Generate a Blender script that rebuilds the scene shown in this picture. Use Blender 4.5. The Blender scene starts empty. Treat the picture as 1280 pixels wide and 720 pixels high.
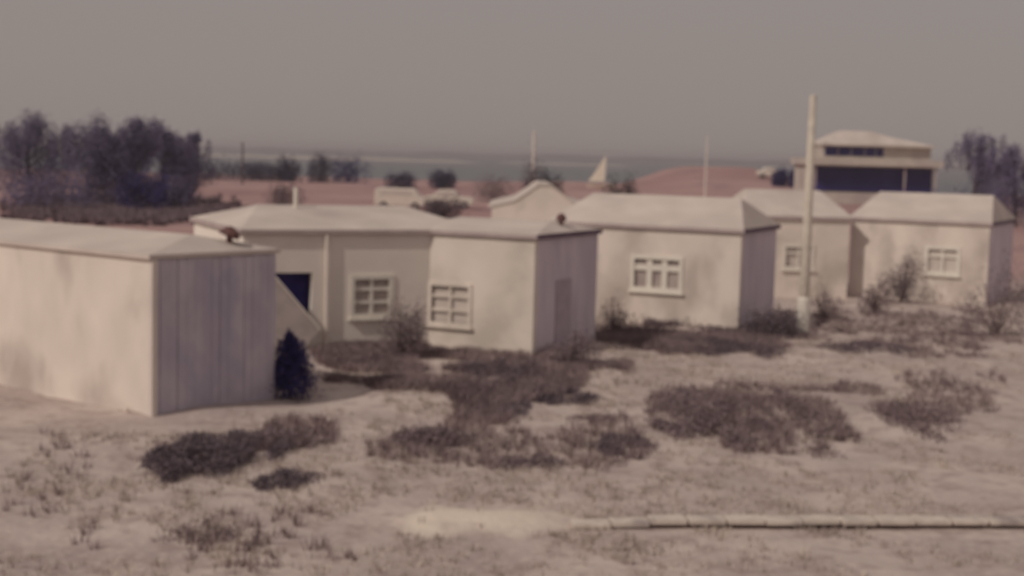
import bpy, math, random
from mathutils import Vector, Matrix, noise
R = math.radians
random.seed(11)
S = bpy.context.scene
COL = S.collection

# ------------------------------------------------------------------ camera
CAM_H = 4.3
F = 1800.0                       # focal length in pixels of the 1280 px wide picture
PITCH = math.atan(166.5 / F)
ROLL = math.atan(0.0262)
cam_d = bpy.data.cameras.new('camera'); cam = bpy.data.objects.new('camera', cam_d); COL.objects.link(cam)
cam_d.sensor_width = 36; cam_d.lens = F / 1280 * 36
cam_d.clip_start = 0.3; cam_d.clip_end = 30000
cam_d.dof.use_dof = True; cam_d.dof.focus_distance = 3.0; cam_d.dof.aperture_fstop = 4.3
Mrot = Matrix.Rotation(R(90) - PITCH, 3, 'X') @ Matrix.Rotation(ROLL, 3, 'Z')
cam.matrix_world = Matrix.Translation((0, 0, CAM_H)) @ Mrot.to_4x4()
S.camera = cam

# ------------------------------------------------------------------ sun, sky, exposure
SUN_AZ = Vector((-0.79, -0.61))      # where the sun stands: to the left and a little behind the camera
SUN_EL = R(41)
w = bpy.data.worlds.new('World'); S.world = w; w.use_nodes = True
nt = w.node_tree; nt.nodes.clear()
wo = nt.nodes.new('ShaderNodeOutputWorld'); bg = nt.nodes.new('ShaderNodeBackground')
sky = nt.nodes.new('ShaderNodeTexSky'); sky.sky_type = 'NISHITA'; sky.sun_disc = False
sky.sun_elevation = SUN_EL; sky.sun_rotation = math.atan2(SUN_AZ.x, SUN_AZ.y)
sky.dust_density = 4.0; sky.air_density = 1.0; sky.ozone_density = 1.0
mx = nt.nodes.new('ShaderNodeMix'); mx.data_type = 'RGBA'; mx.inputs[0].default_value = 0.86
mx.inputs[7].default_value = (6.2, 5.3, 4.95, 1)     # old dusty air: an even, warm grey veil
nt.links.new(sky.outputs[0], mx.inputs[6]); nt.links.new(mx.outputs[2], bg.inputs[0])
bg.inputs[1].default_value = 0.10
nt.links.new(bg.outputs[0], wo.inputs[0])
sd = bpy.data.lights.new('sun', 'SUN'); so = bpy.data.objects.new('sun', sd); COL.objects.link(so)
sd.energy = 3.3; sd.angle = R(0.6); sd.color = (1.0, 0.90, 0.79)
sv = Vector((SUN_AZ.x * math.cos(SUN_EL), SUN_AZ.y * math.cos(SUN_EL), math.sin(SUN_EL) * SUN_AZ.length))
so.rotation_euler = sv.to_track_quat('Z', 'Y').to_euler()
S.view_settings.view_transform = 'Standard'; S.view_settings.look = 'None'
S.view_settings.gamma = 1; S.view_settings.exposure = -0.96
S.render.engine = 'CYCLES'

# ------------------------------------------------------------------ where things stand
def hor(px): return 193.5 + 0.0262 * (px - 640)
def ray(px, py): return (Mrot @ Vector(((px - 640) / F, -(py - 360) / F, -1))).normalized()
def G(px, py, z=0.0):
    d = ray(px, py); t = (z - CAM_H) / d.z
    return Vector((d.x * t, d.y * t, z))
def at(px, d):                       # ground point seen in column px (at its foot), d metres ahead
    return G(px, hor(px) + CAM_H * F / d)

def sstep(a, b, x):
    t = max(0, min(1, (x - a) / (b - a))); return t * t * (3 - 2 * t)
SHORE = 250
def gz(x, y):
    n = noise.noise(Vector((x * .35, y * .35, 1.7))) * .11 + noise.noise(Vector((x * 1.1, y * 1.1, 5))) * .05
    n += noise.noise(Vector((x * 3, y * 3, 9))) * .02
    z = n * sstep(0, 6, y) if y < 70 else n * .8
    if x > .5: z *= 1 - .95 * math.exp(-((y - 16.75) / .55) ** 4) * sstep(.5, 1.2, x)
    # a heap of pale sand in the foreground, and humps under the scrub
    z += .10 * math.exp(-((x + .3) / .9) ** 2 - ((y - 16.7) / .35) ** 2)
    z += .16 * math.exp(-((x + 5.1) / 1.2) ** 2 - ((y - 20.3) / .8) ** 2)
    z += .20 * math.exp(-((x - 3.9) / 1.6) ** 2 - ((y - 24.0) / 1.2) ** 2)
    # dune behind the right-hand houses
    z += 3.35 * math.exp(-((x - 30) / 11) ** 4) * math.exp(-((y - 212) / 30) ** 2)
    z += 1.0 * math.exp(-((x - 8) / 16) ** 2) * math.exp(-((y - 190) / 20) ** 2)
    z -= 3.0 * sstep(SHORE - 22, SHORE + 25, y)
    return z

# ------------------------------------------------------------------ materials
def mat(name, c1, c2=None, scale=3.0, rough=.85, bump=.0, bscale=30, stretch=(1, 1, 1), spec=.2, c3=None, s3=.6, metallic=0, detail=6):
    m = bpy.data.materials.new(name); m.use_nodes = True
    n = m.node_tree.nodes; l = m.node_tree.links; b = n['Principled BSDF']
    b.inputs['Roughness'].default_value = rough; b.inputs['Specular IOR Level'].default_value = spec
    b.inputs['Metallic'].default_value = metallic
    tc = n.new('ShaderNodeTexCoord'); mp = n.new('ShaderNodeMapping'); mp.inputs['Scale'].default_value = stretch
    l.new(tc.outputs['Object'], mp.inputs[0])
    tx = n.new('ShaderNodeTexNoise'); tx.inputs['Scale'].default_value = scale; tx.inputs['Detail'].default_value = detail
    l.new(mp.outputs[0], tx.inputs[0])
    cr = n.new('ShaderNodeValToRGB'); cr.color_ramp.elements[0].position = .36; cr.color_ramp.elements[1].position = .64
    cr.color_ramp.elements[0].color = (*c1, 1); cr.color_ramp.elements[1].color = (*(c2 or c1), 1)
    l.new(tx.outputs[0], cr.inputs[0]); out = cr.outputs[0]
    if c3:
        t3 = n.new('ShaderNodeTexNoise'); t3.inputs['Scale'].default_value = s3; t3.inputs['Detail'].default_value = 4
        l.new(mp.outputs[0], t3.inputs[0])
        r3 = n.new('ShaderNodeValToRGB'); r3.color_ramp.elements[0].position = .5; r3.color_ramp.elements[1].position = .68
        l.new(t3.outputs[0], r3.inputs[0])
        m3 = n.new('ShaderNodeMix'); m3.data_type = 'RGBA'; m3.inputs[7].default_value = (*c3, 1)
        l.new(r3.outputs[0], m3.inputs[0]); l.new(out, m3.inputs[6]); out = m3.outputs[2]
    l.new(out, b.inputs['Base Color'])
    if bump:
        tb = n.new('ShaderNodeTexNoise'); tb.inputs['Scale'].default_value = bscale; tb.inputs['Detail'].default_value = 5
        l.new(mp.outputs[0], tb.inputs[0]); bp = n.new('ShaderNodeBump'); bp.inputs['Strength'].default_value = bump
        bp.inputs['Distance'].default_value = .02
        l.new(tb.outputs[0], bp.inputs['Height']); l.new(bp.outputs[0], b.inputs['Normal'])
    return m
M = {}
M['wall'] = mat('whitewashed_plaster', (.70, .62, .56), (.80, .71, .64), 1.3, .9, .3, 25, (1, 1, .6), c3=(.50, .43, .39), s3=.8)
M['wall_new'] = mat('fresh_plaster', (.73, .65, .585), (.81, .72, .65), 1.1, .9, .3, 25, c3=(.58, .52, .46), s3=.7)
M['wall_bright'] = mat('light_lifted_limewash', (.80, .73, .67), (.86, .78, .71), 1.0, .9, .3, 25, c3=(.74, .67, .61), s3=.6)  # base lifted to make up for weaker sun on the bungalow front
M['boards'] = mat('shade_violet_weathered_boards', (.48, .43, .51), (.60, .54, .60), 1.6, .85, .5, 20, (1.1, 1.1, .9), c3=(.40, .38, .49), s3=.9)  # violet of the shaded side is mixed into the mottled board colour
M['roof'] = mat('pale_roof_sheet', (.56, .49, .45), (.66, .58, .53), 1.0, .9, .3, 12, c3=(.50, .43, .40), s3=.5)
M['fascia'] = mat('faded_fascia_paint', (.42, .34, .34), (.50, .41, .40), 3, .8)
M['end_door'] = mat('shade_violet_door', (.42, .35, .41), (.50, .42, .48), 3, .8)  # door carries the same painted shade tint as the end wall
M['end_fascia'] = mat('shade_dark_fascia', (.13, .09, .13), (.18, .13, .17), 3, .8)  # dark eave line of the shaded ends, put into the fascia colour
M['white'] = mat('white_gloss_paint', (.74, .69, .62), (.80, .75, .67), 4, .5, spec=.4)
M['pane'] = mat('dusty_window_glass', (.38, .31, .30), (.49, .42, .39), 2.5, .25, spec=.5)
M['curtain'] = mat('drawn_pale_curtain', (.56, .49, .45), (.64, .57, .52), 2.5, .6)
M['door'] = mat('faded_mauve_door_paint', (.40, .34, .34), (.48, .41, .40), 3, .7)
M['kerb_shade'] = mat('shade_dark_concrete', (.22, .17, .17), (.30, .24, .23), 4, .9)  # kerb base: shade below the overhanging stones painted as a darker tone
M['dark_room'] = mat('shadow_indigo', (.05, .038, .20), (.07, .05, .26), 3, .9)  # blue cast of deep shadow, painted into the surface colour
M['navy'] = mat('navy_glazing_and_veranda_shade', (.028, .021, .12), (.042, .034, .15), .8, .5)  # upper window glass, and the painted dark of the open veranda
M['recess'] = mat('shade_violet_plaster', (.58, .50, .57), (.70, .61, .67), 2, .9, .3, 25, (1, 1, .3))  # plaster for shaded end walls, the violet shade is in the colour
M['board'] = mat('greyed_plywood', (.42, .36, .35), (.52, .45, .43), 3, .8)
M['metal'] = mat('rusty_flue_metal', (.10, .05, .06), (.16, .08, .07), 8, .6)
M['concrete'] = mat('pale_concrete', (.52, .46, .40), (.63, .56, .48), 6, .85, .3, 40)
M['kerb'] = mat('kerb_concrete', (.56, .49, .44), (.68, .60, .53), 5, .9, .5, 30, c3=(.33, .28, .27), s3=2)
M['bark'] = mat('dark_bark', (.07, .05, .06), (.12, .09, .09), 9, .9, .5, 20)
M['leaf_far'] = mat('haze_blue_green_needles', (.12, .10, .19), (.19, .16, .26), 1.2, .8)  # distance haze is part of this leaf colour, bluer and paler
M['leaf_bush'] = mat('deep_blue_green_leaves', (.035, .03, .075), (.07, .06, .115), 1.2, .8)
M['leaf_dark'] = mat('dark_indigo_leaves', (.028, .022, .11), (.048, .038, .16), 3, .8)
M['leaf_shrub'] = mat('dull_purple_green_leaves', (.17, .125, .14), (.29, .22, .23), 5, .85)
M['leaf_deep'] = mat('deep_purple_leaves', (.095, .07, .09), (.19, .145, .165), 5, .85)
M['leaf_green'] = mat('blackish_green_leaves', (.018, .022, .028), (.035, .038, .045), 3, .85)
M['twig'] = mat('dry_twigs', (.14, .10, .10), (.22, .16, .15), 9, .9)
M['drygrass'] = mat('bleached_dry_grass', (.40, .33, .30), (.56, .48, .42), .9, .9)
M['scrub'] = mat('mauve_brown_scrub', (.21, .155, .165), (.33, .25, .25), .7, .9)
M['scrub_far'] = mat('dusty_violet_scrub', (.17, .125, .15), (.27, .20, .22), .5, .9)
M['carpaint'] = mat('chalky_white_car_paint', (.70, .64, .56), (.75, .68, .6), 2, .4, spec=.5)
M['rubber'] = mat('tyre_rubber', (.03, .025, .04), (.045, .035, .05), 9, .8)
M['chrome'] = mat('dull_hubcap', (.5, .47, .45), (.6, .55, .5), 5, .35, metallic=.8)
M['sail'] = mat('cream_sailcloth', (.72, .64, .54), (.8, .72, .6), 1, .8)
M['pavwall'] = mat('pavilion_render', (.50, .44, .40), (.58, .52, .46), .8, .9, c3=(.45, .38, .36), s3=.3)
M['sandbank'] = mat('far_pale_sand', (.38, .33, .31), (.46, .40, .37), .02, 1)
M['farland'] = mat('far_low_land', (.10, .085, .11), (.14, .12, .14), .004, 1)

def ground_mat():
    m = bpy.data.materials.new('sandy_ground'); m.use_nodes = True
    n = m.node_tree.nodes; l = m.node_tree.links; b = n['Principled BSDF']
    b.inputs['Roughness'].default_value = .95; b.inputs['Specular IOR Level'].default_value = .1
    tc = n.new('ShaderNodeTexCoord'); sep = n.new('ShaderNodeSeparateXYZ'); l.new(tc.outputs['Object'], sep.inputs[0])
    def nz(s, d=6, v=None):
        t = n.new('ShaderNodeTexNoise'); t.inputs['Scale'].default_value = s; t.inputs['Detail'].default_value = d
        l.new(v or tc.outputs['Object'], t.inputs[0]); return t.outputs[0]
    def ramp(v, a, c, pa=.4, pc=.62):
        r = n.new('ShaderNodeValToRGB'); r.color_ramp.elements[0].position = pa; r.color_ramp.elements[1].position = pc
        r.color_ramp.elements[0].color = (*a, 1); r.color_ramp.elements[1].color = (*c, 1); l.new(v, r.inputs[0]); return r.outputs[0]
    def mix(f, a, c):
        x = n.new('ShaderNodeMix'); x.data_type = 'RGBA'
        if isinstance(f, float): x.inputs[0].default_value = f
        else: l.new(f, x.inputs[0])
        for i, v in ((6, a), (7, c)):
            if isinstance(v, tuple): x.inputs[i].default_value = (*v, 1)
            else: l.new(v, x.inputs[i])
        return x.outputs[2]
    def mrange(v, a, c):
        r = n.new('ShaderNodeMapRange'); r.interpolation_type = 'SMOOTHSTEP'
        r.inputs[1].default_value = a; r.inputs[2].default_value = c; l.new(v, r.inputs[0]); return r.outputs[0]
    near = ramp(nz(.55), (.44, .36, .34), (.58, .49, .45))
    near = mix(ramp(nz(2.6), (0, 0, 0), (.75, .75, .75), .5, .66), near, (.34, .26, .245))
    near = mix(ramp(nz(9.0), (0, 0, 0), (.5, .5, .5), .5, .7), near, (.62, .53, .46))
    far = ramp(nz(.05), (.37, .225, .22), (.45, .30, .285))
    far = mix(ramp(nz(.14), (0, 0, 0), (.8, .8, .8), .55, .7), far, (.25, .165, .18))
    far = mix(ramp(nz(.09, 3), (0, 0, 0), (.8, .8, .8), .6, .72), far, (.44, .33, .29))
    col = mix(mrange(sep.outputs[1], 46, 62), near, far)
    # pale drift of sand in the foreground
    vm = n.new('ShaderNodeVectorMath'); vm.operation = 'SUBTRACT'; vm.inputs[1].default_value = (-.35, 16.7, 0)
    l.new(tc.outputs['Object'], vm.inputs[0]); vs = n.new('ShaderNodeVectorMath'); vs.operation = 'MULTIPLY'; vs.inputs[1].default_value = (.80, 1.5, 0)
    l.new(vm.outputs[0], vs.inputs[0]); ln = n.new('ShaderNodeVectorMath'); ln.operation = 'LENGTH'; l.new(vs.outputs[0], ln.inputs[0])
    ad = n.new('ShaderNodeMath'); ad.operation = 'MULTIPLY_ADD'; ad.inputs[1].default_value = 2.0; l.new(nz(1.8), ad.inputs[0]); l.new(ln.outputs['Value'], ad.inputs[2])
    inv = n.new('ShaderNodeMath'); inv.operation = 'SUBTRACT'; inv.inputs[0].default_value = 1; l.new(mrange(ad.outputs[0], 1.3, 2.15), inv.inputs[1])
    col = mix(inv.outputs[0], col, (.70, .61, .52))
    # beach
    col = mix(mrange(sep.outputs[1], SHORE - 26, SHORE - 14), col, (.42, .34, .31))
    l.new(col, b.inputs['Base Color'])
    bp = n.new('ShaderNodeBump'); bp.inputs['Strength'].default_value = .7; bp.inputs['Distance'].default_value = .04
    l.new(nz(7, 10), bp.inputs['Height']); l.new(bp.outputs[0], b.inputs['Normal'])
    return m
M['ground'] = ground_mat()
def sea_mat():
    m = mat('grey_sea_water', (.07, .085, .105), (.10, .115, .135), .03, .35, stretch=(.25, 1, 1), spec=.4, c3=(.17, .16, .16), s3=.012)
    return m
M['sea'] = sea_mat()

# ------------------------------------------------------------------ mesh helpers
class MB:
    def __init__(s): s.v = []; s.f = []
    def quad(s, a, b, c, d):
        i = len(s.v); s.v += [tuple(a), tuple(b), tuple(c), tuple(d)]; s.f.append((i, i + 1, i + 2, i + 3))
    def tri(s, a, b, c):
        i = len(s.v); s.v += [tuple(a), tuple(b), tuple(c)]; s.f.append((i, i + 1, i + 2))
    def prism(s, base, top):          # two equal rings
        i = len(s.v); n = len(base); s.v += [tuple(p) for p in base] + [tuple(p) for p in top]
        s.f.append(tuple(range(i + n - 1, i - 1, -1))); s.f.append(tuple(range(i + n, i + 2 * n)))
        for k in range(n): s.f.append((i + k, i + (k + 1) % n, i + n + (k + 1) % n, i + n + k))
    def box(s, o, ax, ay, az):        # corner + three edge vectors
        o = Vector(o); ax = Vector(ax); ay = Vector(ay); az = Vector(az)
        b = [o, o + ax, o + ax + ay, o + ay]; s.prism(b, [p + az for p in b])
    def tube(s, pts, rs, n=8):
        pts = [Vector(p) for p in pts]; i0 = len(s.v)
        for k, p in enumerate(pts):
            t = (pts[min(k + 1, len(pts) - 1)] - pts[max(k - 1, 0)]).normalized()
            u = t.cross(Vector((.3, 1, .1))).normalized(); w_ = t.cross(u)
            for j in range(n):
                a = 2 * math.pi * j / n; s.v.append(tuple(p + (u * math.cos(a) + w_ * math.sin(a)) * rs[k]))
        for k in range(len(pts) - 1):
            for j in range(n):
                a = i0 + k * n + j; b = i0 + k * n + (j + 1) % n; s.f.append((a, b, b + n, a + n))
        s.f.append(tuple(range(i0 + n - 1, i0 - 1, -1))); e = i0 + (len(pts) - 1) * n; s.f.append(tuple(range(e, e + n)))
    def build(s, name, m, parent=None, bevel=0, smooth=False, fix=True):
        if s.f and fix:
            import bmesh
            me = bpy.data.meshes.new(name); me.from_pydata(s.v, [], s.f)
            bm = bmesh.new(); bm.from_mesh(me); bmesh.ops.recalc_face_normals(bm, faces=bm.faces); bm.to_mesh(me); bm.free()
        else:
            me = bpy.data.meshes.new(name); me.from_pydata(s.v, [], s.f)
        me.materials.append(m)
        if smooth: me.polygons.foreach_set('use_smooth', [True] * len(me.polygons))
        o = bpy.data.objects.new(name, me); COL.objects.link(o)
        if parent:
            o.parent = parent
        if bevel:
            b = o.modifiers.new('bevel', 'BEVEL'); b.width = bevel; b.segments = 2; b.limit_method = 'ANGLE'
        return o
def thing(name, label, cat, loc, group=None):
    o = bpy.data.objects.new(name, None); COL.objects.link(o); o.location = loc; o.empty_display_size = .3
    o['label'] = label; o['category'] = cat
    if group: o['group'] = group
    return o
def struct(o): o['kind'] = 'structure'; return o

# ------------------------------------------------------------------ ground, sea, far land
def frange(a, b, st):
    r = []
    while a < b - 1e-6: r.append(a); a += st
    return r
xs = [-6000, -3000, -1200, -500, -250, -140, -100, -70, -50, -38, -30, -25, -21, -18] + frange(-16, 16, .22) + [16, 18, 20, 22, 24, 26, 28, 30, 32, 34, 37, 41, 46, 52, 60, 80, 110, 150, 250, 500, 1200, 3000, 6000]
ys = [-400, -150, -60, -20, -5, 2, 6, 9] + frange(11, 40, .22) + frange(40, 60, .6) + frange(60, 120, 3) + frange(120, 280, 6) + [280, 300, 340, 420, 600, 1000]
v = [(x, y, gz(x, y)) for y in ys for x in xs]; nx = len(xs)
f = [(j * nx + i, j * nx + i + 1, (j + 1) * nx + i + 1, (j + 1) * nx + i) for j in range(len(ys) - 1) for i in range(nx - 1)]
me = bpy.data.meshes.new('ground'); me.from_pydata(v, [], f); me.materials.append(M['ground'])
me.polygons.foreach_set('use_smooth', [True] * len(f))
g = bpy.data.objects.new('ground', me); COL.objects.link(g); struct(g)

b = MB(); b.quad((-9000, 200, -.9), (9000, 200, -.9), (9000, 9000, -.9), (-9000, 9000, -.9))
struct(b.build('sea', M['sea'], fix=False))
def ridge(name, m, x0, x1, y, dep, h, n, seed):
    b = MB(); rn = random.Random(seed); P = []
    for i in range(n + 1):
        t = i / n; x = x0 + (x1 - x0) * t
        hh = h * (.55 + .45 * rn.random()) * min(1, 12 * t, 12 * (1 - t)) + .02
        P.append((x, hh))
    for (xa, ha), (xb, hb) in zip(P, P[1:]):
        b.quad((xa, y, -1.2), (xb, y, -1.2), (xb, y + dep * .4, hb - .9), (xa, y + dep * .4, ha - .9))
        b.quad((xa, y + dep * .4, ha - .9), (xb, y + dep * .4, hb - .9), (xb, y + dep, -1.2), (xa, y + dep, -1.2))
    return struct(b.build(name, m, smooth=True, fix=False))
ridge('sandbank', M['sandbank'], -190, -18, 760, 60, 1.9, 26, 3)
ridge('sandbank', M['sandbank'], -12, 70, 830, 40, 1.1, 14, 4)
ridge('far_shore', M['farland'], -1700, 1800, 2300, 400, 7.6, 60, 5)

# ------------------------------------------------------------------ house builder
class Local:
    """frame of a house: origin O on the ground, u along the front, n pointing into the house"""
    def __init__(s, A, B):
        s.u = (B - A); s.u.z = 0; s.L = s.u.length; s.u.normalize(); s.n = Vector((-s.u.y, s.u.x, 0))
    def p(s, a, d, z): return s.u * a + s.n * d + Vector((0, 0, z))

def wall_panel(mb, o, ux, L, z0, z1, inward, th, holes):
    """one wall along ux with rectangular holes (a0, a1, z0, z1), outer face at o"""
    o = Vector(o); ux = Vector(ux); iw = Vector(inward) * th
    P = lambda a, z, k=0: o + ux * a + Vector((0, 0, z)) + iw * k
    As = sorted({0, L, *[h[0] for h in holes], *[h[1] for h in holes]}); Zs = sorted({z0, z1, *[h[2] for h in holes], *[h[3] for h in holes]})
    for a0, a1 in zip(As, As[1:]):
        for c0, c1 in zip(Zs, Zs[1:]):
            if any(h[0] <= a0 + 1e-6 and a1 <= h[1] + 1e-6 and h[2] <= c0 + 1e-6 and c1 <= h[3] + 1e-6 for h in holes): continue
            mb.quad(P(a0, c0), P(a1, c0), P(a1, c1), P(a0, c1)); mb.quad(P(a0, c0, 1), P(a0, c1, 1), P(a1, c1, 1), P(a1, c0, 1))
    for h in holes:
        a0, a1, c0, c1 = h
        for (pa, pc), (qa, qc) in (((a0, c0), (a1, c0)), ((a1, c0), (a1, c1)), ((a1, c1), (a0, c1)), ((a0, c1), (a0, c0))):
            mb.quad(P(pa, pc), P(pa, pc, 1), P(qa, qc, 1), P(qa, qc))
    mb.quad(P(0, z0), P(0, z0, 1), P(0, z1, 1), P(0, z1)); mb.quad(P(L, z0), P(L, z1), P(L, z1, 1), P(L, z0, 1))
    mb.quad(P(0, z1), P(0, z1, 1), P(L, z1, 1), P(L, z1))

def window(root, o, ux, inward, a0, a1, z0, z1, cols, rows, pane_mat, fw=.10, bar=.075, fm=None):
    o = Vector(o); ux = Vector(ux); iw = Vector(inward)
    P = lambda a, z, k: o + ux * a + Vector((0, 0, z)) + iw * k
    b = MB()
    def bx(x0, x1, y0, y1, k0, k1): b.box(P(x0, y0, k0), ux * (x1 - x0), iw * (k1 - k0), Vector((0, 0, y1 - y0)))
    # surround proud of the wall, sill, glazing bars
    bx(a0 - fw, a0, z0 - fw, z1 + fw, -.035, .06); bx(a1, a1 + fw, z0 - fw, z1 + fw, -.035, .06)
    bx(a0, a1, z1, z1 + fw, -.035, .06); bx(a0, a1, z0 - fw, z0, -.035, .06)
    for k in range(1, cols):
        x = a0 + (a1 - a0) * k / cols; bx(x - bar / 2, x + bar / 2, z0, z1, .0, .05)
    for zf in rows:
        z = z0 + (z1 - z0) * zf
        for k in range(cols):
            xa = a0 + (a1 - a0) * k / cols + (bar / 2 if k else 0); xb = a0 + (a1 - a0) * (k + 1) / cols - (bar / 2 if k < cols - 1 else 0)
            bx(xa, xb, z - bar / 2, z + bar / 2, .002, .048)
    fm = fm or M['white']; w_ = b.build('window', fm, root)
    s = MB(); s.box(P(a0 - fw - .04, z0 - fw - .05, -.09), ux * (a1 - a0 + 2 * fw + .08), iw * .15, Vector((0, 0, .048)))
    s.build('sill', fm, w_)
    g_ = MB(); g_.box(P(a0, z0, .065), ux * (a1 - a0), iw * .012, Vector((0, 0, z1 - z0))); g_.build('pane', pane_mat, w_)

def hip_roof(root, F_, a0, a1, d0, d1, z, rise, inset, oh=.14, m=None, fascia=True, gable_end=False):
    """low hipped roof; eave at z"""
    th = .05; A0, A1, D0, D1 = a0 - oh, a1 + oh, d0 - oh, d1 + oh; dm = (d0 + d1) / 2
    b = MB(); P = F_.p
    e = [P(A0, D0, z), P(A1, D0, z), P(A1, D1, z), P(A0, D1, z)]
    t = [q + Vector((0, 0, th)) for q in e]
    r0, r1 = P(A0 + inset, dm, z + th + rise), P(A1 - inset, dm, z + th + rise)
    b.quad(t[0], t[1], r1, r0); b.tri(t[1], t[2], r1); b.quad(t[2], t[3], r0, r1); b.tri(t[3], t[0], r0)
    b.quad(*e)
    for k in range(4): b.quad(e[k], e[(k + 1) % 4], t[(k + 1) % 4], t[k])
    o = b.build('roof', m or M['roof'], root)
    if fascia:
        c = MB(); k = .022
        c.box(P(A0 - k, D0 - k, z - .045), P(A1 - A0 + 2 * k, 0, 0), P(0, k - .002, 0), Vector((0, 0, .08)))
        c.box(P(A0 - k, D0, z - .045), P(k - .002, 0, 0), P(0, D1 - D0, 0), Vector((0, 0, .10)))
        c.box(P(A0 - k, D1 + .002, z - .045), P(A1 - A0 + 2 * k, 0, 0), P(0, k - .002, 0), Vector((0, 0, .08)))
        c.build('fascia', M['fascia'], root)
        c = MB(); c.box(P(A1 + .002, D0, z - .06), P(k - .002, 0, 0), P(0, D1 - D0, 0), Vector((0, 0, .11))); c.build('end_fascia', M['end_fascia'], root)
    return o

def door(root, F_, a0, a1, d, z0, z1, m=None):
    """frame proud of the wall at depth d, ledged door leaf"""
    P = F_.p; b = MB()
    b.box(P(a0 - .06, d - .03, z0), P(.06, 0, 0), P(0, .06, 0), Vector((0, 0, z1 - z0 + .06)))
    b.box(P(a1, d - .03, z0), P(.06, 0, 0), P(0, .06, 0), Vector((0, 0, z1 - z0 + .06)))
    b.box(P(a0, d - .03, z1), P(a1 - a0, 0, 0), P(0, .06, 0), Vector((0, 0, .06)))
    for k in range(4):
        x = a0 + (a1 - a0) * k / 4 + .004
        b.box(P(x, d - .012, z0 + .02), P((a1 - a0) / 4 - .008, 0, 0), P(0, .03, 0), Vector((0, 0, z1 - z0 - .03)))
    dr = b.build('door', m or M['door'], root)
    h = MB(); h.tube([P(a1 - .09, d - .06, z0 + 1.0), P(a1 - .09, d - .06, z0 + 1.12)], [.012, .012], 6); h.build('handle', M['metal'], dr)

def house(name, label, A, B, depth, eave, rise, inset, holes, windows, porch=None, group=None, wm=None, doors=(), oh=.07):
    """A, B: front corners on the ground. porch: (a0, a1, depth) recess in the front wall"""
    root = thing(name, label, 'house', (A.x, A.y, 0), group); Fr = Local(A, B); L = Fr.L; P = Fr.p; wm = wm or M['wall']
    b = MB(); th = .18; z0 = -.4; top = eave + .0
    if porch:
        pa, pb, pd = porch
        wall_panel(b, P(0, 0, 0), Fr.u, pa, z0, top, Fr.n, th, [h for h in holes])
        # left cheek of the porch (outer face looks into the porch)
        wall_panel(b, P(pa, th + .001, 0), Fr.n, pd - th, z0, top, -Fr.u, th, [])
        if pb < L - .3:
            wall_panel(b, P(pb, 0, 0), Fr.u, L - pb, z0, top, Fr.n, th, []); wall_panel(b, P(pb, th + .001, 0), Fr.n, pd - th, z0, top, Fr.u, th, [])
    else:
        wall_panel(b, P(0, 0, 0), Fr.u, L, z0, top, Fr.n, th, holes)
    wall_panel(b, P(0, th, 0), Fr.n, depth - th, z0, top, Fr.u, th, [])
    open_corner = porch and porch[1] >= L - .3
    ds = porch[2] if open_corner else th
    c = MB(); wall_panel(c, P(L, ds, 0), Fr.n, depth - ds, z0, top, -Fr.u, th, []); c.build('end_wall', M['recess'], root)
    wall_panel(b, P(th, depth, 0), Fr.u, L - 2 * th, z0, top, -Fr.n, th, [])
    b.build('wall', wm, root)
    if porch:
        c = MB(); e = L - th if open_corner else pb
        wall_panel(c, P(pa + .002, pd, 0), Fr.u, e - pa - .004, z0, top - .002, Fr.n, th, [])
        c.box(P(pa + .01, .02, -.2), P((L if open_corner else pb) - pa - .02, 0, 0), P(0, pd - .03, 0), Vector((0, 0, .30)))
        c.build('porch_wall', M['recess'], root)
        mid = (pa + pb) / 2
        door(root, Fr, mid - .30, mid + .36, pd - .0, .11, 2.05)
        if open_corner:
            q = MB(); q.box(P(L - .085, .02, .1), P(.08, 0, 0), P(0, .08, 0), Vector((0, 0, eave - .1))); q.build('porch_post', M['fascia'], root)
    for (a0, a1, c0, c1) in doors: door(root, Fr, a0, a1, 0, c0, c1)
    for wd in windows: window(root, P(0, 0, 0), Fr.u, Fr.n, *wd)
    hip_roof(root, Fr, 0, L, 0, depth, eave + .001, rise, inset, oh=oh)
    return root, Fr

def along(F_, A, px):     # distance along the front of the column px
    lo, hi = -20, 40
    for _ in range(50):
        m_ = (lo + hi) / 2; q = A + F_.u * m_; c = (Mrot.transposed() @ (Vector((q.x, q.y, 1.3)) - Vector((0, 0, CAM_H))))
        if 640 + F * c.x / -c.z < px: lo = m_
        else: hi = m_
    return lo
def zat(px, d, py): return CAM_H - (py - hor(px)) * d / F

EAVE = 2.55
# ---- middle house
A = at(303, 30.3); B = at(598, 32.5); Fm = Local(A, B); al = lambda px: along(Fm, A, px)
dd = lambda px: (A + Fm.u * al(px)).y
w1 = (al(443), al(486), zat(465, dd(465), 392), zat(465, dd(465), 349))
op = (al(342), al(390), zat(366, dd(366), 399), zat(366, dd(366), 341))
mh, _ = house('bungalow', 'long pale bungalow in the middle, with the dark open hatch at its left', A, B, 5.0, EAVE, .42, 1.0,
              [w1, op], [(*w1, 2, (.33, .72), M['pane'])],
              group='white bungalows of the camp', wm=M['wall_bright'])
# dark room behind the open hatch
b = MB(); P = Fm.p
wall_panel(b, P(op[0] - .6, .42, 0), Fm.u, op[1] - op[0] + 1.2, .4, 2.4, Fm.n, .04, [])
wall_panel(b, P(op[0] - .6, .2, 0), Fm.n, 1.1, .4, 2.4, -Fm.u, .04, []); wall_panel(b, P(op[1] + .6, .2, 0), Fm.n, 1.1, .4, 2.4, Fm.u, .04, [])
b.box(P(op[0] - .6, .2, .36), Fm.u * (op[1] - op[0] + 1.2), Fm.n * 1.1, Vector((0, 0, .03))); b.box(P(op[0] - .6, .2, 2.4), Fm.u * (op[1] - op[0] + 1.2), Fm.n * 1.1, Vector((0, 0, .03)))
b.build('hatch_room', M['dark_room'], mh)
mb_ = mh
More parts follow.
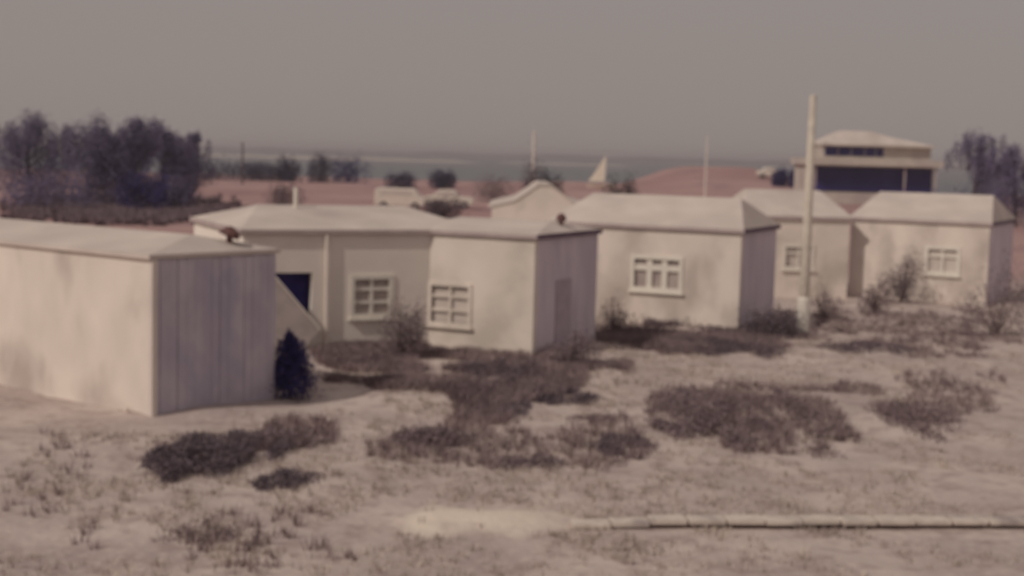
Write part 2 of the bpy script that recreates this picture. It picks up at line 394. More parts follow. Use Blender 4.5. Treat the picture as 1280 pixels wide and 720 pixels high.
# square annex standing askew at the right end of the middle house
Fa = None
def annex():
    A1 = at(665, 30.9); A1.z = 0; ed = Vector((.436, .90, 0)); fr = Vector((-.90, .436, 0)); wl = 3.2; dp = 3.5
    A0 = A1 + fr * wl
    F0 = Local(A0, A1); x0, x1 = along(F0, A0, 540), along(F0, A0, 586); dq = (A0 + F0.u * x0).y
    w2 = (x0, x1, zat(563, dq, 402), zat(563, dq, 357))
    root, Fr = house('annex', 'pale annex with a faint curtained window and a violet shaded end wall', A0, A1, dp, EAVE + .012, .22, .5, [w2],
                     [(*w2, 2, (.33, .72), M['curtain'], .085, .065, M['wall_new'])], wm=M['wall_new'], oh=.06)
    h = MB(); e0 = Fr.p(Fr.L, 0, 0)
    G_ = Local(Vector((0, 0, 0)), Fr.n); 
    for (x0, x1, z0, z1) in ((1.15, 1.95, .05, 1.55),):
        h.box(e0 + Fr.n * x0 + Fr.u * .004, Fr.n * (x1 - x0), Fr.u * .03, Vector((0, 0, z1)))
    h.build('door', M['end_door'], root)
    return root, Fr
mh2, Fa = annex()
# roof vent on the annex
mh = mh2; c = MB(); q = Fa.p(Fa.L - .25, 1.9, EAVE + .1); c.tube([q, q + Vector((0, 0, .20))], [.05, .05], 8); c.tube([q + Vector((0, 0, .19)), q + Vector((0, 0, .29)), q + Vector((0, 0, .36))], [.12, .11, .04], 10)
c.build('roof_vent', M['metal'], mh)
# board leaning askew against the wall below the hatch
t = thing('leaning_board', 'pale sheet of board leaning askew across the dark open hatch', 'board', tuple(A + Fm.u * al(352)))
b = MB(); q0 = Vector((0, 0, 0)); ax = Fm.u * .82 - Vector((0, 0, 1.0)); ax.normalize(); up = (Fm.u * .75 + Vector((0, 0, .62))).normalized()
hz = zat(345, dd(345), 343)
crn = [Vector((-.18, 0, hz - .02)), Vector((.80, 0, zat(388, dd(388), 402) - .16)), Vector((.35, 0, -.05)), Vector((-.55, 0, -.05)), Vector((-.75, 0, .5))]
pts = []
for cx in crn: pts.append(Fm.u * cx.x - Fm.n * (.06 + .16 * (1 - cx.z / 1.7)) + Vector((0, 0, cx.z)))
b.prism(pts, [p_ - Fm.n * .025 for p_ in pts]); b.build('board_sheet', M['board'], t, bevel=.004)
e = MB(); a_, c_ = pts[0], pts[1]; e.tube([a_ - Fm.n * .045, c_ - Fm.n * .045], [.02, .02], 6); e.build('batten', M['white'], t)
Pq = Fm.p
b = MB(); q = Pq(al(407), -.06, 0); b.tube([q + Vector((0, 0, -.1)), q + Vector((0, 0, EAVE - .06))], [.04, .04], 10); b.build('downpipe', M['wall_new'], mb_)
b = MB(); q = Pq(al(403), 2.2, EAVE + .3); zt = zat(403, q.y + A.y, 235); b.tube([q, Vector((q.x, q.y, zt))], [.05, .05], 10); b.build('flue', M['white'], mb_)

# ---- right house
B = at(922, 36.0); A = B + Vector((-.91, .415, 0)) * 5.2; Fm = Local(A, B)
al = lambda px: along(Fm, A, px)
w1 = (al(793), al(849), zat(820, 37.2, 358), zat(820, 37.2, 323))
rh, _ = house('bungalow', 'white bungalow with the triple window, just left of the tall pole', A, B, 3.5, EAVE, .72, .6, [w1],
              [(*w1, 3, (.70,), M['pane'], .10, .15)], group='white bungalows of the camp', wm=M['wall'])
# ---- house behind the tall pole
A = at(935, 45.5); B = at(1058, 45.8); Fm = Local(A, B); al = lambda px: along(Fm, A, px)
w1 = (al(982), al(1014), zat(998, 45.6, 333), zat(998, 45.6, 309))
house('bungalow', 'small white bungalow with a faint window, directly behind the tall pole', A, B, 4.5, EAVE, .78, .4, [w1], [(*w1, 2, (.7,), M['curtain'])],
      group='white bungalows of the camp', wm=M['wall_new'])
A = at(1060, 46.5); B = at(1232, 44.5); Fm = Local(A, B); al = lambda px: along(Fm, A, px)
w1 = (al(1160), al(1196), zat(1178, 45, 340), zat(1178, 45, 312))
r4, F4 = house('bungalow', 'white bungalow below the two storey pavilion, farthest right', A, B, 4.5, EAVE, .80, .4, [w1], [(*w1, 2, (.7,), M['curtain'])],
      group='white bungalows of the camp')
# ---- gabled house in the second row
def gable_house():
    A = at(612, 46.0); B = at(740, 46.0); Fr = Local(A, B); P = Fr.p; L = Fr.L; D = 6.0; e = 2.62; ap = 3.32
    root = thing('gabled_house', 'white house showing its rounded gable end above the middle roof', 'house', (A.x, A.y, 0))
    prof = [(0, -.4), (L, -.4), (L, e), (L * .78, e + .18), (L * .66, e + .50), (L * .57, ap), (L * .45, ap + .02), (L * .35, e + .47), (L * .22, e + .18), (0, e)]
    b = MB(); b.prism([P(x, 0, z) for x, z in prof], [P(x, .2, z) for x, z in prof]); b.build('gable_wall', M['wall_new'], root)
    b = MB()
    for x in (0, L - .18): b.box(P(x, .2, -.4), P(.18, 0, 0), P(0, D - .2, 0), Vector((0, 0, e + .38)))
    b.box(P(.18, D - .18, -.4), P(L - .36, 0, 0), P(0, .18, 0), Vector((0, 0, e + .38))); b.build('wall', M['wall'], root)
    b = MB(); tp = [(L + .12, e - .04)] + prof[2:] + [(-.12, e - .04)]
    tp = [(x, z + .004) for x, z in tp]; tp2 = [(x, z + .06) for x, z in tp]
    for (xa, za), (xb, zb), (xc, zc), (xd, zd) in zip(tp, tp[1:], tp2, tp2[1:]):
        b.prism([P(xa, -.03, za), P(xb, -.03, zb), P(xd, -.03, zd), P(xc, -.03, zc)], [P(xa, D + .1, za), P(xb, D + .1, zb), P(xd, D + .1, zd), P(xc, D + .1, zc)])
    b.build('roof', M['roof'], root)
gable_house()

# ---- boarded hut in the left foreground: end wall in shade faces right
C_ = at(187, 22.75); D_ = at(341, 24.75)
u = (D_ - C_); u.z = 0; W = u.length; u.normalize(); back = Vector((-u.y, u.x, 0)); LEN = 7.4
root = thing('boarded_hut', 'nearest hut at the left with a shaded wall of upright boards', 'hut', (C_.x, C_.y, 0))
He = 2.52
b = MB(); wall_panel(b, back * LEN, -back, LEN, -.4, He, u, .15, [])
wall_panel(b, u * W + back * 0, back, LEN, -.4, He, -u, .12, []) ; wall_panel(b, back * LEN + u * .15, u, W - .27, -.4, He, -back, .15, [])
b.build('wall', M['wall'], root)
b = MB(); n_ = 15; rn = random.Random(4)
for k in range(n_):
    x = .0 + W * k / n_; k_ = rn.uniform(0, .02)
    b.box(u * (x + .004) - back * (.03 + k_) + Vector((0, 0, -.3)), u * (W / n_ - .008), back * (.028 + k_), Vector((0, 0, He + .29 - rn.uniform(0, .02))))
b.build('board_wall', M['boards'], root)
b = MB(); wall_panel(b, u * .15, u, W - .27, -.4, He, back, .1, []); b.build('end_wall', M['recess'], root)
b = MB(); b.box(-u * .012 - back * .075 + Vector((0, 0, -.3)), u * .10, back * .04, Vector((0, 0, He + .29))); b.build('corner_post', M['wall'], root)
Fh = Local(Vector((0, 0, 0)), u)
Fh.n = back
hip_roof(root, Fh, 0, W, 0, LEN, He + .001, 0, .0, oh=.13, fascia=False).hide_render = False
for o in list(root.children):
    if o.name.startswith('roof'): bpy.data.objects.remove(o)
# hipped roof with its ridge running back along the hut
oh = .07; z = He + .001; th = .07
e = [Fh.p(-oh, -oh, z), Fh.p(W + oh, -oh, z), Fh.p(W + oh, LEN + oh, z), Fh.p(-oh, LEN + oh, z)]; tt = [q + Vector((0, 0, th)) for q in e]
r0, r1 = Fh.p(W / 2, .6, z + th + .25), Fh.p(W / 2, LEN - .6, z + th + .25)
b = MB(); b.tri(tt[0], tt[1], r0); b.quad(tt[1], tt[2], r1, r0); b.tri(tt[2], tt[3], r1); b.quad(tt[3], tt[0], r0, r1); b.quad(*e)
for k in range(4): b.quad(e[k], e[(k + 1) % 4], tt[(k + 1) % 4], tt[k])
b.build('roof', M['roof'], root)
q = Fh.p(W * .70, .25, He + .16)
b = MB(); b.tube([q, q + Vector((0, 0, .17))], [.055, .055], 8); b.tube([q + Vector((-.02, 0, .15)), q + Vector((0, 0, .20)), q + Vector((0, 0, .30))], [.19, .18, .05], 10)
b.build('roof_vent', M['metal'], root)

# ------------------------------------------------------------------ beach pavilion far right
def pavilion():
    d = 150; k = d / F; O = at(1012, d)
    root = thing('beach_pavilion', 'two storey seaside pavilion with deep dark verandas at the right', 'building', (O.x, O.y, 0))
    Z = lambda py: CAM_H - (py - hor(1070)) * k
    X = lambda px: (px - 1012) * k
    W_ = X(1172); D = 9
    def bx(b, x0, x1, y0, y1, z0, z1): b.box((x0, y0, z0), (x1 - x0, 0, 0), (0, y1 - y0, 0), (0, 0, z1 - z0))
    b = MB(); bx(b, 0, W_, 1.9, D, -.3, Z(206)); bx(b, 0, W_, 0, 1.88, -.3, Z(241)); b.build('ground_storey', M['leaf_far'] if False else M['pavwall'], root)
    b = MB(); bx(b, X(1020), W_ - .2, 1.82, 1.89, Z(240), Z(209)); b.build('veranda_shade_panel', M['navy'], root)  # dark sheet painting the shade inside the open veranda
    b = MB(); bx(b, -.4, W_ + .4, -.3, D + .2, Z(207), Z(199)); b.build('first_floor_slab', M['pavwall'], root)
    for px in (1017, 1129, 1168):
        b = MB(); bx(b, X(px), X(px) + .16, .05, .21, Z(241), Z(207) - .002); b.build('column', M['fascia'], root)
    b = MB(); bx(b, X(1030), W_ - .3, 2.3, D - 1, Z(199) - .003, Z(182)); b.build('upper_storey', M['pavwall'], root)
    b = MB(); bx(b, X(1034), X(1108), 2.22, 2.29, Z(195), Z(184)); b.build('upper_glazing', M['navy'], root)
    for px in (1050, 1067, 1084, 1098):
        b = MB(); bx(b, X(px), X(px) + .07, 2.17, 2.215, Z(195), Z(184)); b.build('mullion', M['pavwall'], root)
    b = MB(); x0, x1, xr0, xr1 = X(1028), W_ - .1, X(1056), X(1092)
    base = [(x0, 1.5, Z(182.5)), (x1, 1.5, Z(182.5)), (x1, D - .4, Z(182.5)), (x0, D - .4, Z(182.5))]
    b.prism(base, [(x, y, z_ + .2) for x, y, z_ in base])
    t1 = [(x, y, z_ + .202) for x, y, z_ in base]; t2 = [(X(1045), 2.8, Z(170)), (X(1118), 2.8, Z(170)), (X(1118), D - 2, Z(170)), (X(1045), D - 2, Z(170))]
    t3 = [(X(1058), 3.6, Z(163)), (X(1096), 3.6, Z(163)), (X(1096), D - 3, Z(163)), (X(1058), D - 3, Z(163))]
    b.prism(t1, t2); b.prism([(x, y, z_ + .003) for x, y, z_ in t2], t3); b.build('roof', M['roof'], root)
    b = MB()
    bx(b, 0, W_, .02, .08, Z(236), Z(235)); b.build('veranda_rail', M['dark_room'], root)
pavilion()

# ------------------------------------------------------------------ poles
p0 = G(1003, 418); q1 = zat(1003, p0.y, 122)
t = thing('tall_pole', 'tall pale concrete pole standing alone at the right of the yard', 'pole', (p0.x, p0.y, 0))
b = MB(); b.tube([(0, 0, -.4), (0, 0, 1.5), (0, 0, q1)], [.135, .125, .085], 14); b.build('shaft', M['concrete'], t, smooth=True)
b = MB(); b.tube([(0, 0, -.1), (0, 0, .9), (0, 0, .94)], [.175, .165, .14], 14); b.build('base_sleeve', M['white'], t)
b = MB(); b.tube([(0, 0, q1), (0, 0, q1 + .05)], [.10, .06], 12); b.build('cap', M['concrete'], t)
def far_pole(px, d, top, r, m, label, name='flag_pole'):
    q = at(px, d); h = zat(px, d, top); t = thing(name, label, 'pole', (q.x, q.y, gz(q.x, q.y)))
    b = MB(); b.tube([(0, 0, -.3), (0, 0, h)], [r, r * .7], 8); b.build('shaft', m, t)
    b = MB(); b.tube([(0, 0, h), (0, 0, h + .08), (0, 0, h + .16)], [r * .8, r * 1.5, r * .5], 8); b.build('finial', m, t)
far_pole(665, 118, 166, .14, M['white'], 'pale flag pole rising behind the rounded gable')
far_pole(881, 150, 172, .10, M['white'], 'thin pale mast standing before the reddish dune')
far_pole(303, 170, 180, .13, M['bark'], 'thin dark pole near the left end of the far bush row', 'wooden_pole')
# ------------------------------------------------------------------ kerb in the foreground
K0 = G(716, 661.5); K1 = G(1330, 662.5)
u = K1 - K0; LK = u.length; u.normalize(); n_ = Vector((-u.y, u.x, 0))
t = thing('stone_kerb', 'low kerb of pale stones crossing the ground at lower right', 'kerb', tuple(K0))
nk = int(LK / .43); rn = random.Random(8)
b = MB(); b.box(n_ * .10 + u * .45 + Vector((0, 0, -.3)), u * (LK - .45), n_ * .14, Vector((0, 0, .345))); b.build('kerb_base', M['kerb_shade'], t)
for k in range(nk):
    b = MB(); L = LK / nk; o = u * (L * k + .012) + n_ * rn.uniform(-.012, .012) + Vector((0, 0, .052 + rn.uniform(-.006, .006) - max(0, .03 * (2 - k))))
    b.box(o, u * (L - rn.uniform(.015, .035)), n_ * .27, Vector((0, 0, .06)))
    b.build('kerb_stone', M['kerb'], t, bevel=.01)

# ------------------------------------------------------------------ vehicles
def car(label, px, d, flip=False, van=False):
    q = at(px, d); t = thing('parked_car', label, 'car', (q.x, q.y, gz(q.x, q.y)), 'white cars parked beyond the houses')
    L = 3.75; Wd = 1.5; s = -1 if flip else 1
    def X(x): return s * (x - L / 2)
    if van: prof = [(0, .32), (L, .32), (L, .95), (L - .35, 1.05), (L - .75, 1.58), (.25, 1.62), (.05, 1.5), (0, .9)]
    else: prof = [(0, .32), (L, .32), (L, .75), (L - .15, .86), (L - 1.1, .93), (L - 1.45, 1.42), (L - 2.6, 1.46), (L - 3.2, 1.0), (.08, .92), (0, .8)]
    b = MB(); b.prism([(X(x), -Wd / 2, z) for x, z in prof], [(X(x), Wd / 2, z) for x, z in prof]); b.build('body', M['carpaint'], t, bevel=.06)
    if van: gl = [(L - .85, 1.08), (L - 1.0, 1.42), (.5, 1.45), (.45, 1.1)]
    else: gl = [(L - 1.25, .97), (L - 1.52, 1.36), (L - 2.55, 1.39), (L - 2.95, 1.0)]
    for y, yy in ((-Wd / 2 - .012, 1), (Wd / 2 + .002, 1)):
        b = MB(); b.prism([(X(x), y, z) for x, z in gl], [(X(x), y + .01, z) for x, z in gl]); b.build('side_window', M['curtain'], t)
    for x in (.7, L - .7):
        for y in (-Wd / 2 - .01, Wd / 2 - .17):
            b = MB(); b.tube([(X(x), y, .30), (X(x), y + .18, .30)], [.30, .30], 16); wh = b.build('wheel', M['rubber'], t)
            b = MB(); yo = y - .012 if y < 0 else y + .182; b.tube([(X(x), yo, .30), (X(x), yo + .01, .30)], [.15, .15], 12); b.build('hubcap', M['chrome'], wh)
    for x in (-.03, L): b = MB(); b.box((X(x) - (.03 if flip else 0), -Wd / 2, .36), (.03, 0, 0), (0, Wd, 0), (0, 0, .12)); b.build('bumper', M['chrome'], t)
car('white van parked beyond the middle roof, the left of the pair', 500, 108, van=True)
car('white car parked just right of the white van beyond the middle roof', 562, 112)
car('pale car parked left of the pavilion beyond the roofs', 963, 190)
# sailing dinghy drawn up on the shore
q = at(750, 175); t = thing('sailing_dinghy', 'small dinghy with a raised cream sail on the shore behind the roofs', 'boat', (q.x, q.y, gz(q.x, q.y) - .1))
b = MB()
secs = [(-1.6, .42, .55), (-.6, .62, .5), (.6, .58, .52), (1.7, .06, .68)]
rings = [[(x, -w_, h), (x, -w_ * .6, .02), (x, 0, -.06), (x, w_ * .6, .02), (x, w_, h)] for x, w_, h in secs]
for r_a, r_b in zip(rings, rings[1:]):
    for k in range(4): b.quad(r_a[k], r_b[k], r_b[k + 1], r_a[k + 1])
    b.quad(r_a[0], r_a[4], r_b[4], r_b[0])
b.f.append(tuple(len(b.v) + k for k in range(5))); b.v += rings[0]; b.build('hull', M['sail'], t)
b = MB(); b.tube([(.55, 0, .1), (.62, 0, 4.1)], [.05, .03], 8); b.build('mast', M['white'], t)
b = MB(); sp = [(.48, 0, .9), (-1.5, .25, .85), (-.85, .22, 1.7), (-.1, .12, 2.9), (.56, 0, 4.0)]
b.prism(sp, [(x, y + .02, z) for x, y, z in sp]); b.build('sail', M['sail'], t)

# ------------------------------------------------------------------ plants
def leaves(b, rn, cx, cy, cz, rx, ry, rz, n, size, up=.4, hollow=.35, elong=1.8, rag=0):
    for _ in range(n):
        while True:
            x, y, z = rn.uniform(-1, 1), rn.uniform(-1, 1), rn.uniform(-1, 1); r = x * x + y * y + z * z
            if hollow * hollow < r < 1: break
        if rag: k_ = 1 + abs(rn.gauss(0, rag)); x *= k_; y *= k_; z *= k_ * .95
        p = Vector((cx + x * rx, cy + y * ry, cz + z * rz))
        if p.z < .01: p.z = rn.uniform(0, .05)
        d = Vector((rn.gauss(0, 1), rn.gauss(0, 1), rn.gauss(up, 1))).normalized(); s = d.cross(Vector((rn.gauss(0, 1), rn.gauss(0, 1), rn.gauss(0, 1)))).normalized()
        L = size * rn.uniform(.6, 1.3); wd = L / elong
        b.quad(p - d * L * .5, p + s * wd * .5, p + d * L * .5, p - s * wd * .5)
def shrub(label, px0, px1, top, base, m='leaf_shrub', seed=0, n=1600, size=.075, lobes=7, cone=False, group='scattered dark shrubs', deepf=.5, name='shrub', stems=14, d=None, low=None):
    px = (px0 + px1) / 2; q = at(px, d) if d else G(px, base); d = q.y; k = d / F
    w_ = (px1 - px0) * k; h = zat(px, d, top) * 1.12 if d > 60 else (base - top) * k; q.z = gz(q.x, q.y)
    rn = random.Random(seed * 7 + 1)
    t = thing(name, label, 'tree' if name == 'tree' else 'shrub', tuple(q), group)
    b = MB(); rings = []
    if low is None: low = not cone and d < 60 and label.find('bush') < 0 and label.find('leafy') < 0
    if low:
        hh = max(.10, min(.34, h * .42)); far = G(px, top + hh / k * .6); dep_ = max(.25, far.y - q.y)
        for i in range(lobes * 3):
            a = rn.uniform(0, 6.28); rr = rn.uniform(0, 1) ** .5
            x = math.cos(a) * rr * w_ * .5; y = dep_ * .5 + math.sin(a) * rr * dep_ * .5
            zz = gz(q.x + x, q.y + y) - q.z; hl = hh * rn.uniform(.35, 1.0) * (1.15 - .5 * rr)
            rings.append((x, y, zz + hl * .42, w_ / lobes * rn.uniform(.5, 1.0), dep_ / lobes * rn.uniform(.8, 1.6) + .06, hl * .6))
        stems = lobes * 3
    elif cone:
        for i in range(lobes):
            f = i / (lobes - 1); r = w_ * .5 * (1 - f) ** .5 * .95 * rn.uniform(.85, 1.1) + .07
            rings.append((rn.uniform(-.06, .06), rn.uniform(-.06, .06), h * (.14 + .80 * f), r, r, h * .15))
    else:
        for i in range(lobes):
            f = (i + .5) / lobes; x = (f - .5) * w_ * .86; env = 1 if d > 60 else (1 - (2 * f - 1) ** 2) ** .5
            hh = h * (.45 + .55 * env) * (rn.uniform(.82, 1.05) if d > 60 else rn.uniform(.65, 1.05))
            rings.append((x, rn.uniform(-.5, .5) * w_ * deepf * .5, hh * .5, w_ / lobes * rn.uniform(.8, 1.25), w_ * deepf * .35 + .1, hh * .55))
    for r_ in rings: leaves(b, rn, *r_, max(12, int(n / len(rings) * rn.uniform(.5, 1.3))), size, hollow=.0, rag=.35, up=.9, elong=2.4)
    b.build('foliage', M[m], t, fix=False)
    b = MB()
    for i in range(stems):
        r_ = rings[i % len(rings)]; e_ = Vector((r_[0] * rn.uniform(.8, 1.1), r_[1], r_[2] + r_[5] * rn.uniform(.3, 1.0)))
        s0 = Vector((rn.uniform(-.02, .02), (dep_ * .5 if low else 0) + rn.uniform(-.02, .02), (gz(q.x, q.y + dep_ * .5) - q.z if low else 0) - .05)); mid = (s0 + e_) / 2 + Vector((rn.uniform(-.05, .05), rn.uniform(-.05, .05), 0))
        b.tube([s0, mid, e_], [.018 * max(1, size / .08), .013, .005], 5)
    b.build('stem', M['twig'], t, fix=False)
    return t
shrub('broad dark shrub lying before the boarded hut, the nearest of all', 150, 330, 534, 606, 'leaf_deep', 1, 11000, .06, 9)
shrub('thin low shrub trailing right from the nearest broad shrub', 305, 384, 590, 611, 'leaf_deep', 2, 2200, .06, 5)
shrub('tiny round shrub on the sand below the nearest broad shrub', 196, 218, 596, 609, 'leaf_deep', 3, 350, .04, 3)
shrub('very dark pointed shrub at the right corner of the boarded hut', 337, 388, 418, 496, 'leaf_dark', 4, 6000, .07, 9, cone=True, group=None, name='pointed_shrub')
shrub('low dull scrub bush between the broad shrub and the pointed shrub', 320, 400, 530, 560, 'leaf_shrub', 5, 900, .06, 5)
shrub('flat shrub on the pale sand below the wall bush of the long bungalow', 486, 582, 528, 553, 'leaf_shrub', 6, 3200, .055, 6)
shrub('small flat shrub above the pale sand drift', 608, 700, 563, 587, 'leaf_shrub', 7, 2600, .055, 5)
shrub('small dark shrub alone in the middle of the sand', 742, 818, 543, 570, 'leaf_deep', 8, 2900, .055, 5)
shrub('wide dark shrub thicket in the right middle ground', 818, 975, 505, 562, 'leaf_shrub', 9, 6500, .065, 9)
shrub('dark ragged tuft topping the wide thicket', 830, 925, 486, 524, 'leaf_shrub', 10, 1500, .06, 6)
shrub('thin brownish shrub at the right of the wide thicket', 968, 1062, 488, 552, 'leaf_shrub', 11, 1400, .06, 6)
shrub('small dark tuft below the thin brownish shrub', 1018, 1058, 548, 567, 'leaf_shrub', 12, 500, .05, 3)
shrub('long dark shrub ending in a point left of the open sand', 640, 752, 476, 500, 'leaf_deep', 13, 4200, .06, 7)
shrub('dark shrub patch spreading before the front of the square annex', 565, 680, 446, 486, 'leaf_deep', 14, 4200, .065, 7)
shrub('low dark shrub strip below the patch before the annex', 590, 662, 494, 517, 'leaf_deep', 15, 2000, .06, 5)
shrub('leafy shrub at the foot of the violet end wall of the annex', 688, 748, 412, 456, 'leaf_shrub', 16, 1800, .065, 5)
shrub('brown bush standing in for shade in the corner where the annex meets the long bungalow', 480, 530, 366, 446, 'leaf_shrub', 17, 3600, .065, 5)  # bush added to give the dark of the shaded gap
shrub('dark shrub under the triple window', 790, 935, 390, 420, 'leaf_deep', 18, 4200, .07, 7)
shrub('small round bush at the corner between the two large houses', 746, 792, 376, 418, 'leaf_shrub', 19, 1400, .06, 4)
shrub('long low shrub curving below the triple window house', 868, 1000, 420, 447, 'leaf_deep', 20, 4600, .065, 8)
shrub('bush at the foot of the tall pole, on its left', 934, 1000, 372, 420, 'leaf_deep', 21, 3200, .07, 5)
shrub('low bush at the foot of the tall pole, on its right', 1012, 1052, 360, 402, 'leaf_shrub', 22, 1200, .07, 4)
shrub('flat dark shrub right of the tall pole', 1044, 1150, 428, 446, 'leaf_deep', 23, 2600, .06, 6)
shrub('tall brown bush before the farthest right house', 1076, 1112, 344, 392, 'leaf_shrub', 24, 1500, .08, 4)
shrub('taller dark bush left of the window of the farthest right house', 1104, 1150, 316, 380, 'leaf_deep', 25, 1900, .08, 4)
shrub('wide bush at the right edge beside the end house', 1200, 1290, 330, 420, 'leaf_shrub', 26, 3000, .08, 6)
shrub('low shrub on the right edge of the open sand', 1120, 1230, 500, 545, 'leaf_shrub', 27, 2200, .065, 6)
shrub('small shrub at the lower left of the sand', 205, 290, 642, 670, 'leaf_shrub', 28, 700, .045, 5)
shrub('little dark streak of shrub on the sand above the middle', 720, 778, 514, 525, 'leaf_shrub', 29, 500, .05, 4)

# bushes beyond the houses
far_g = 'far bushes beyond the houses'
fb = [('dark bush at the left end of the far row by the trees', 244, 300, 203, 226, 190, 'leaf_bush'),
      ('dark bush at the foot of the thin dark pole', 295, 340, 207, 228, 190, 'leaf_bush'),
      ('long dull bush in the middle of the far row', 325, 375, 208, 228, 190, 'leaf_bush'),
      ('pointed dark bush standing up from the far row', 348, 372, 201, 225, 190, 'leaf_bush'),
      ('small leaning dark bush in the gap of the far row', 386, 412, 200, 225, 190, 'leaf_bush'),
      ('darkest square bush at the right end of the far row', 412, 458, 200, 222, 190, 'leaf_dark'),
      ('small dark bush above the white van', 482, 518, 220, 232, 170, 'leaf_bush'),
      ('small dark bush above the white car', 540, 568, 219, 233, 170, 'leaf_bush'),
      ('low black bush in front of the white car', 533, 577, 250, 264, 96, 'leaf_deep'),
      ('dark bush behind the left shoulder of the rounded gable', 652, 680, 213, 240, 110, 'leaf_deep'),
      ('dark bush behind the right shoulder of the rounded gable', 676, 702, 222, 246, 110, 'leaf_green'),
      ('blackish green bush right of the dinghy', 754, 795, 228, 254, 105, 'leaf_green'),
      ('reddish bush left of the rounded gable', 596, 640, 226, 250, 130, 'leaf_shrub'),
      ('tiny dark bush before the pale far car', 966, 982, 226, 238, 180, 'leaf_dark'),
      ('tiny dark bush left of the tall pole beyond the roofs', 986, 1000, 226, 238, 180, 'leaf_dark'),
      ('small reddish bush above the middle roof left part', 335, 375, 237, 254, 100, 'leaf_shrub')]
for i, (lb, a, c, tp, bs, d, m_) in enumerate(fb):
    shrub(lb, a, c, tp, bs, m_, 40 + i, 1900, .30 if d > 150 else .2, 4, group=far_g, d=d, deepf=.6)

def tree(label, px, d, top, wpx, seed, n=5200, m='leaf_far'):
    q = at(px, d); k = d / F; h = zat(px, d, top); w_ = wpx * k; q.z = gz(q.x, q.y)
    t = thing('tamarisk_tree', label, 'tree', tuple(q), 'feathery trees beyond the hut'); rn = random.Random(seed)
    tr = MB(); cr = MB(); lean = rn.uniform(-.3, .3)
    tr.tube([(0, 0, -.3), (lean * .3, 0, h * .3), (lean, 0, h * .62), (lean * 1.2, .1, h * .9)], [.2, .16, .09, .03], 8)
    for i in range(17):
        f = .16 + .78 * (i / 16); a = rn.uniform(0, 6.28); r = w_ * .5 * (1 - f) ** .5 * rn.uniform(.5, 1.05)
        s0 = Vector((lean * f, 0, h * f * .75)); e_ = Vector((lean * f + math.cos(a) * r, math.sin(a) * r, h * f + rn.uniform(0, .3)))
        tr.tube([s0, (s0 + e_) / 2 + Vector((0, 0, .12)), e_], [.06, .04, .012], 5)
        rr = w_ * .19 * rn.uniform(.7, 1.2) * (1.15 - .6 * f)
        leaves(cr, rn, e_.x, e_.y, e_.z, rr, rr, rr * rn.uniform(.8, 1.3), n // 20, .2, up=1.6, hollow=0, elong=3, rag=.45)
        leaves(cr, rn, e_.x * .5, e_.y * .5, e_.z * .85, rr * .9, rr * .9, rr, n // 40, .2, up=1.6, hollow=0, elong=3, rag=.45)
    for i in range(13):       # wispy shoots at the top
        x = lean + rn.uniform(-.45, .45) * w_; hh = h * rn.uniform(.72, 1.0)
        tr.tube([(x * .7, 0, h * .6), (x, 0, hh)], [.04, .01], 5); leaves(cr, rn, x, rn.uniform(-.5, .5), hh - .7, .3, .3, .95, 170, .2, up=2.5, hollow=0, elong=3.4)
    cr.build('crown', M[m], t, fix=False); tr.build('trunk', M['bark'], t, fix=False)
tree('tall feathery tree, the leftmost of the group behind the hut', 38, 100, 150, 120, 1, 9000)
tree('feathery tree with a rounded top, second from the left of the group', 108, 97, 158, 105, 2, 9000)
tree('tallest spiky tree directly above the hut roof', 168, 98, 152, 84, 3, 9000)
tree('feathery tree in the middle of the clump above the hut', 204, 102, 157, 84, 4, 9000)
tree('shorter tree at the right end of the clump above the hut', 236, 106, 168, 60, 5, 6000)
tree('tree at the right edge beyond the pavilion', 1215, 110, 168, 90, 6)
tree('low tree right of the pavilion', 1268, 105, 185, 70, 7)
shrub('big dark bush at the foot of the tree clump above the hut', 150, 212, 220, 256, 'leaf_dark', 70, 2600, .2, 6, group=far_g, d=92)
shrub('dark bush right of the big one at the foot of the tree clump', 205, 240, 228, 252, 'leaf_far', 71, 1400, .2, 4, group=far_g, d=94)
shrub('long bush left behind the hut roof', 0, 120, 225, 262, 'leaf_far', 72, 2600, .2, 7, group=far_g, d=90)

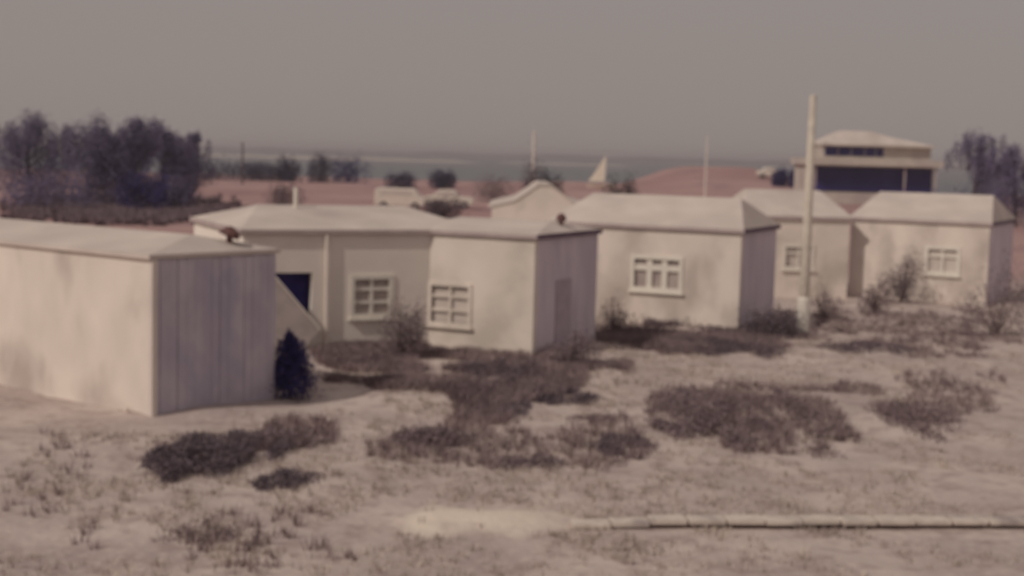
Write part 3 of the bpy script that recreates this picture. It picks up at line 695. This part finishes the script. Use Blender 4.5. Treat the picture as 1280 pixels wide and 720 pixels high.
# ------------------------------------------------------------------ ground cover (stuff)
def cover(name, label, m, patches, seed, hgt, blades, bw):
    rn = random.Random(seed); b = MB()
    for (x0, x1, y0, y1, n) in patches:
        for _ in range(n):
            px = rn.uniform(x0, x1); py = rn.uniform(y0, y1); q = G(px, py)
            cx, cy = (2 * (px - x0) / (x1 - x0) - 1), (2 * (py - y0) / (y1 - y0) - 1)
            if noise.noise(Vector((q.x * .9, q.y * .6, seed))) * 1.0 - .55 * (cx * cx + cy * cy) + .42 < 0: continue
            if ((q.x + .35) * .8) ** 2 + ((q.y - 16.7) * 1.4) ** 2 < 1.0 and rn.random() < .95: continue
            q.z = gz(q.x, q.y)
            for _k in range(blades):
                a = rn.uniform(0, 6.28); r = rn.uniform(0, .09); h = hgt * rn.uniform(.5, 1.3); o = q + Vector((math.cos(a) * r, math.sin(a) * r, -.01))
                ln = Vector((math.cos(a), math.sin(a), 0)) * h * rn.uniform(.1, .7); s = Vector((-math.sin(a + .6), math.cos(a + .6), 0)) * bw * rn.uniform(.7, 1.4)
                b.tri(o - s, o + s, o + ln + Vector((0, 0, h)))
    o = b.build(name, M[m], fix=False); o['kind'] = 'stuff'; o['label'] = label; o['category'] = 'grass'
cover('dry_grass', 'sparse bleached dry grass over the sandy ground', 'drygrass',
      [(0, 1280, 500, 700, 5200), (0, 1280, 640, 760, 900), (380, 1280, 420, 520, 4200), (740, 1280, 380, 450, 1600)], 3, .09, 7, .008)
cover('scrub_cover', 'mauve brown scrub growing between the houses and across the yard', 'scrub',
      [(385, 560, 412, 492, 5200), (385, 560, 412, 440, 2600), (500, 790, 435, 508, 4800), (560, 700, 470, 530, 900), (745, 1010, 405, 440, 4200), (1000, 1280, 385, 450, 1500),
       (810, 1075, 480, 565, 1300), (1040, 1280, 470, 530, 600), (300, 420, 525, 570, 450), (460, 830, 520, 595, 700), (190, 480, 630, 720, 90), (0, 150, 520, 720, 90),
       (390, 520, 440, 492, 900)], 5, .15, 9, .011)
cover('far_scrub', 'dull scrub on the field behind the hut and houses', 'scrub_far',
      [(0, 300, 246, 282, 5200)], 9, .42, 12, .05)

# ------------------------------------------------------------------ air
b = MB(); b.box((-9500, -450, -5), (19000, 0, 0), (0, 9600, 0), (0, 0, 14.5 + 4)); hz_ = b.build('haze', M['white']); hz_['kind'] = 'stuff'
hm = bpy.data.materials.new('thin_sea_haze'); hm.use_nodes = True; hm.node_tree.nodes.clear()
ho = hm.node_tree.nodes.new('ShaderNodeOutputMaterial'); hv = hm.node_tree.nodes.new('ShaderNodeVolumePrincipled')
hv.inputs['Color'].default_value = (.86, .80, .82, 1); hv.inputs['Density'].default_value = .00055; hv.inputs['Anisotropy'].default_value = .1
hm.node_tree.links.new(hv.outputs[0], ho.inputs['Volume']); hz_.data.materials.clear(); hz_.data.materials.append(hm)
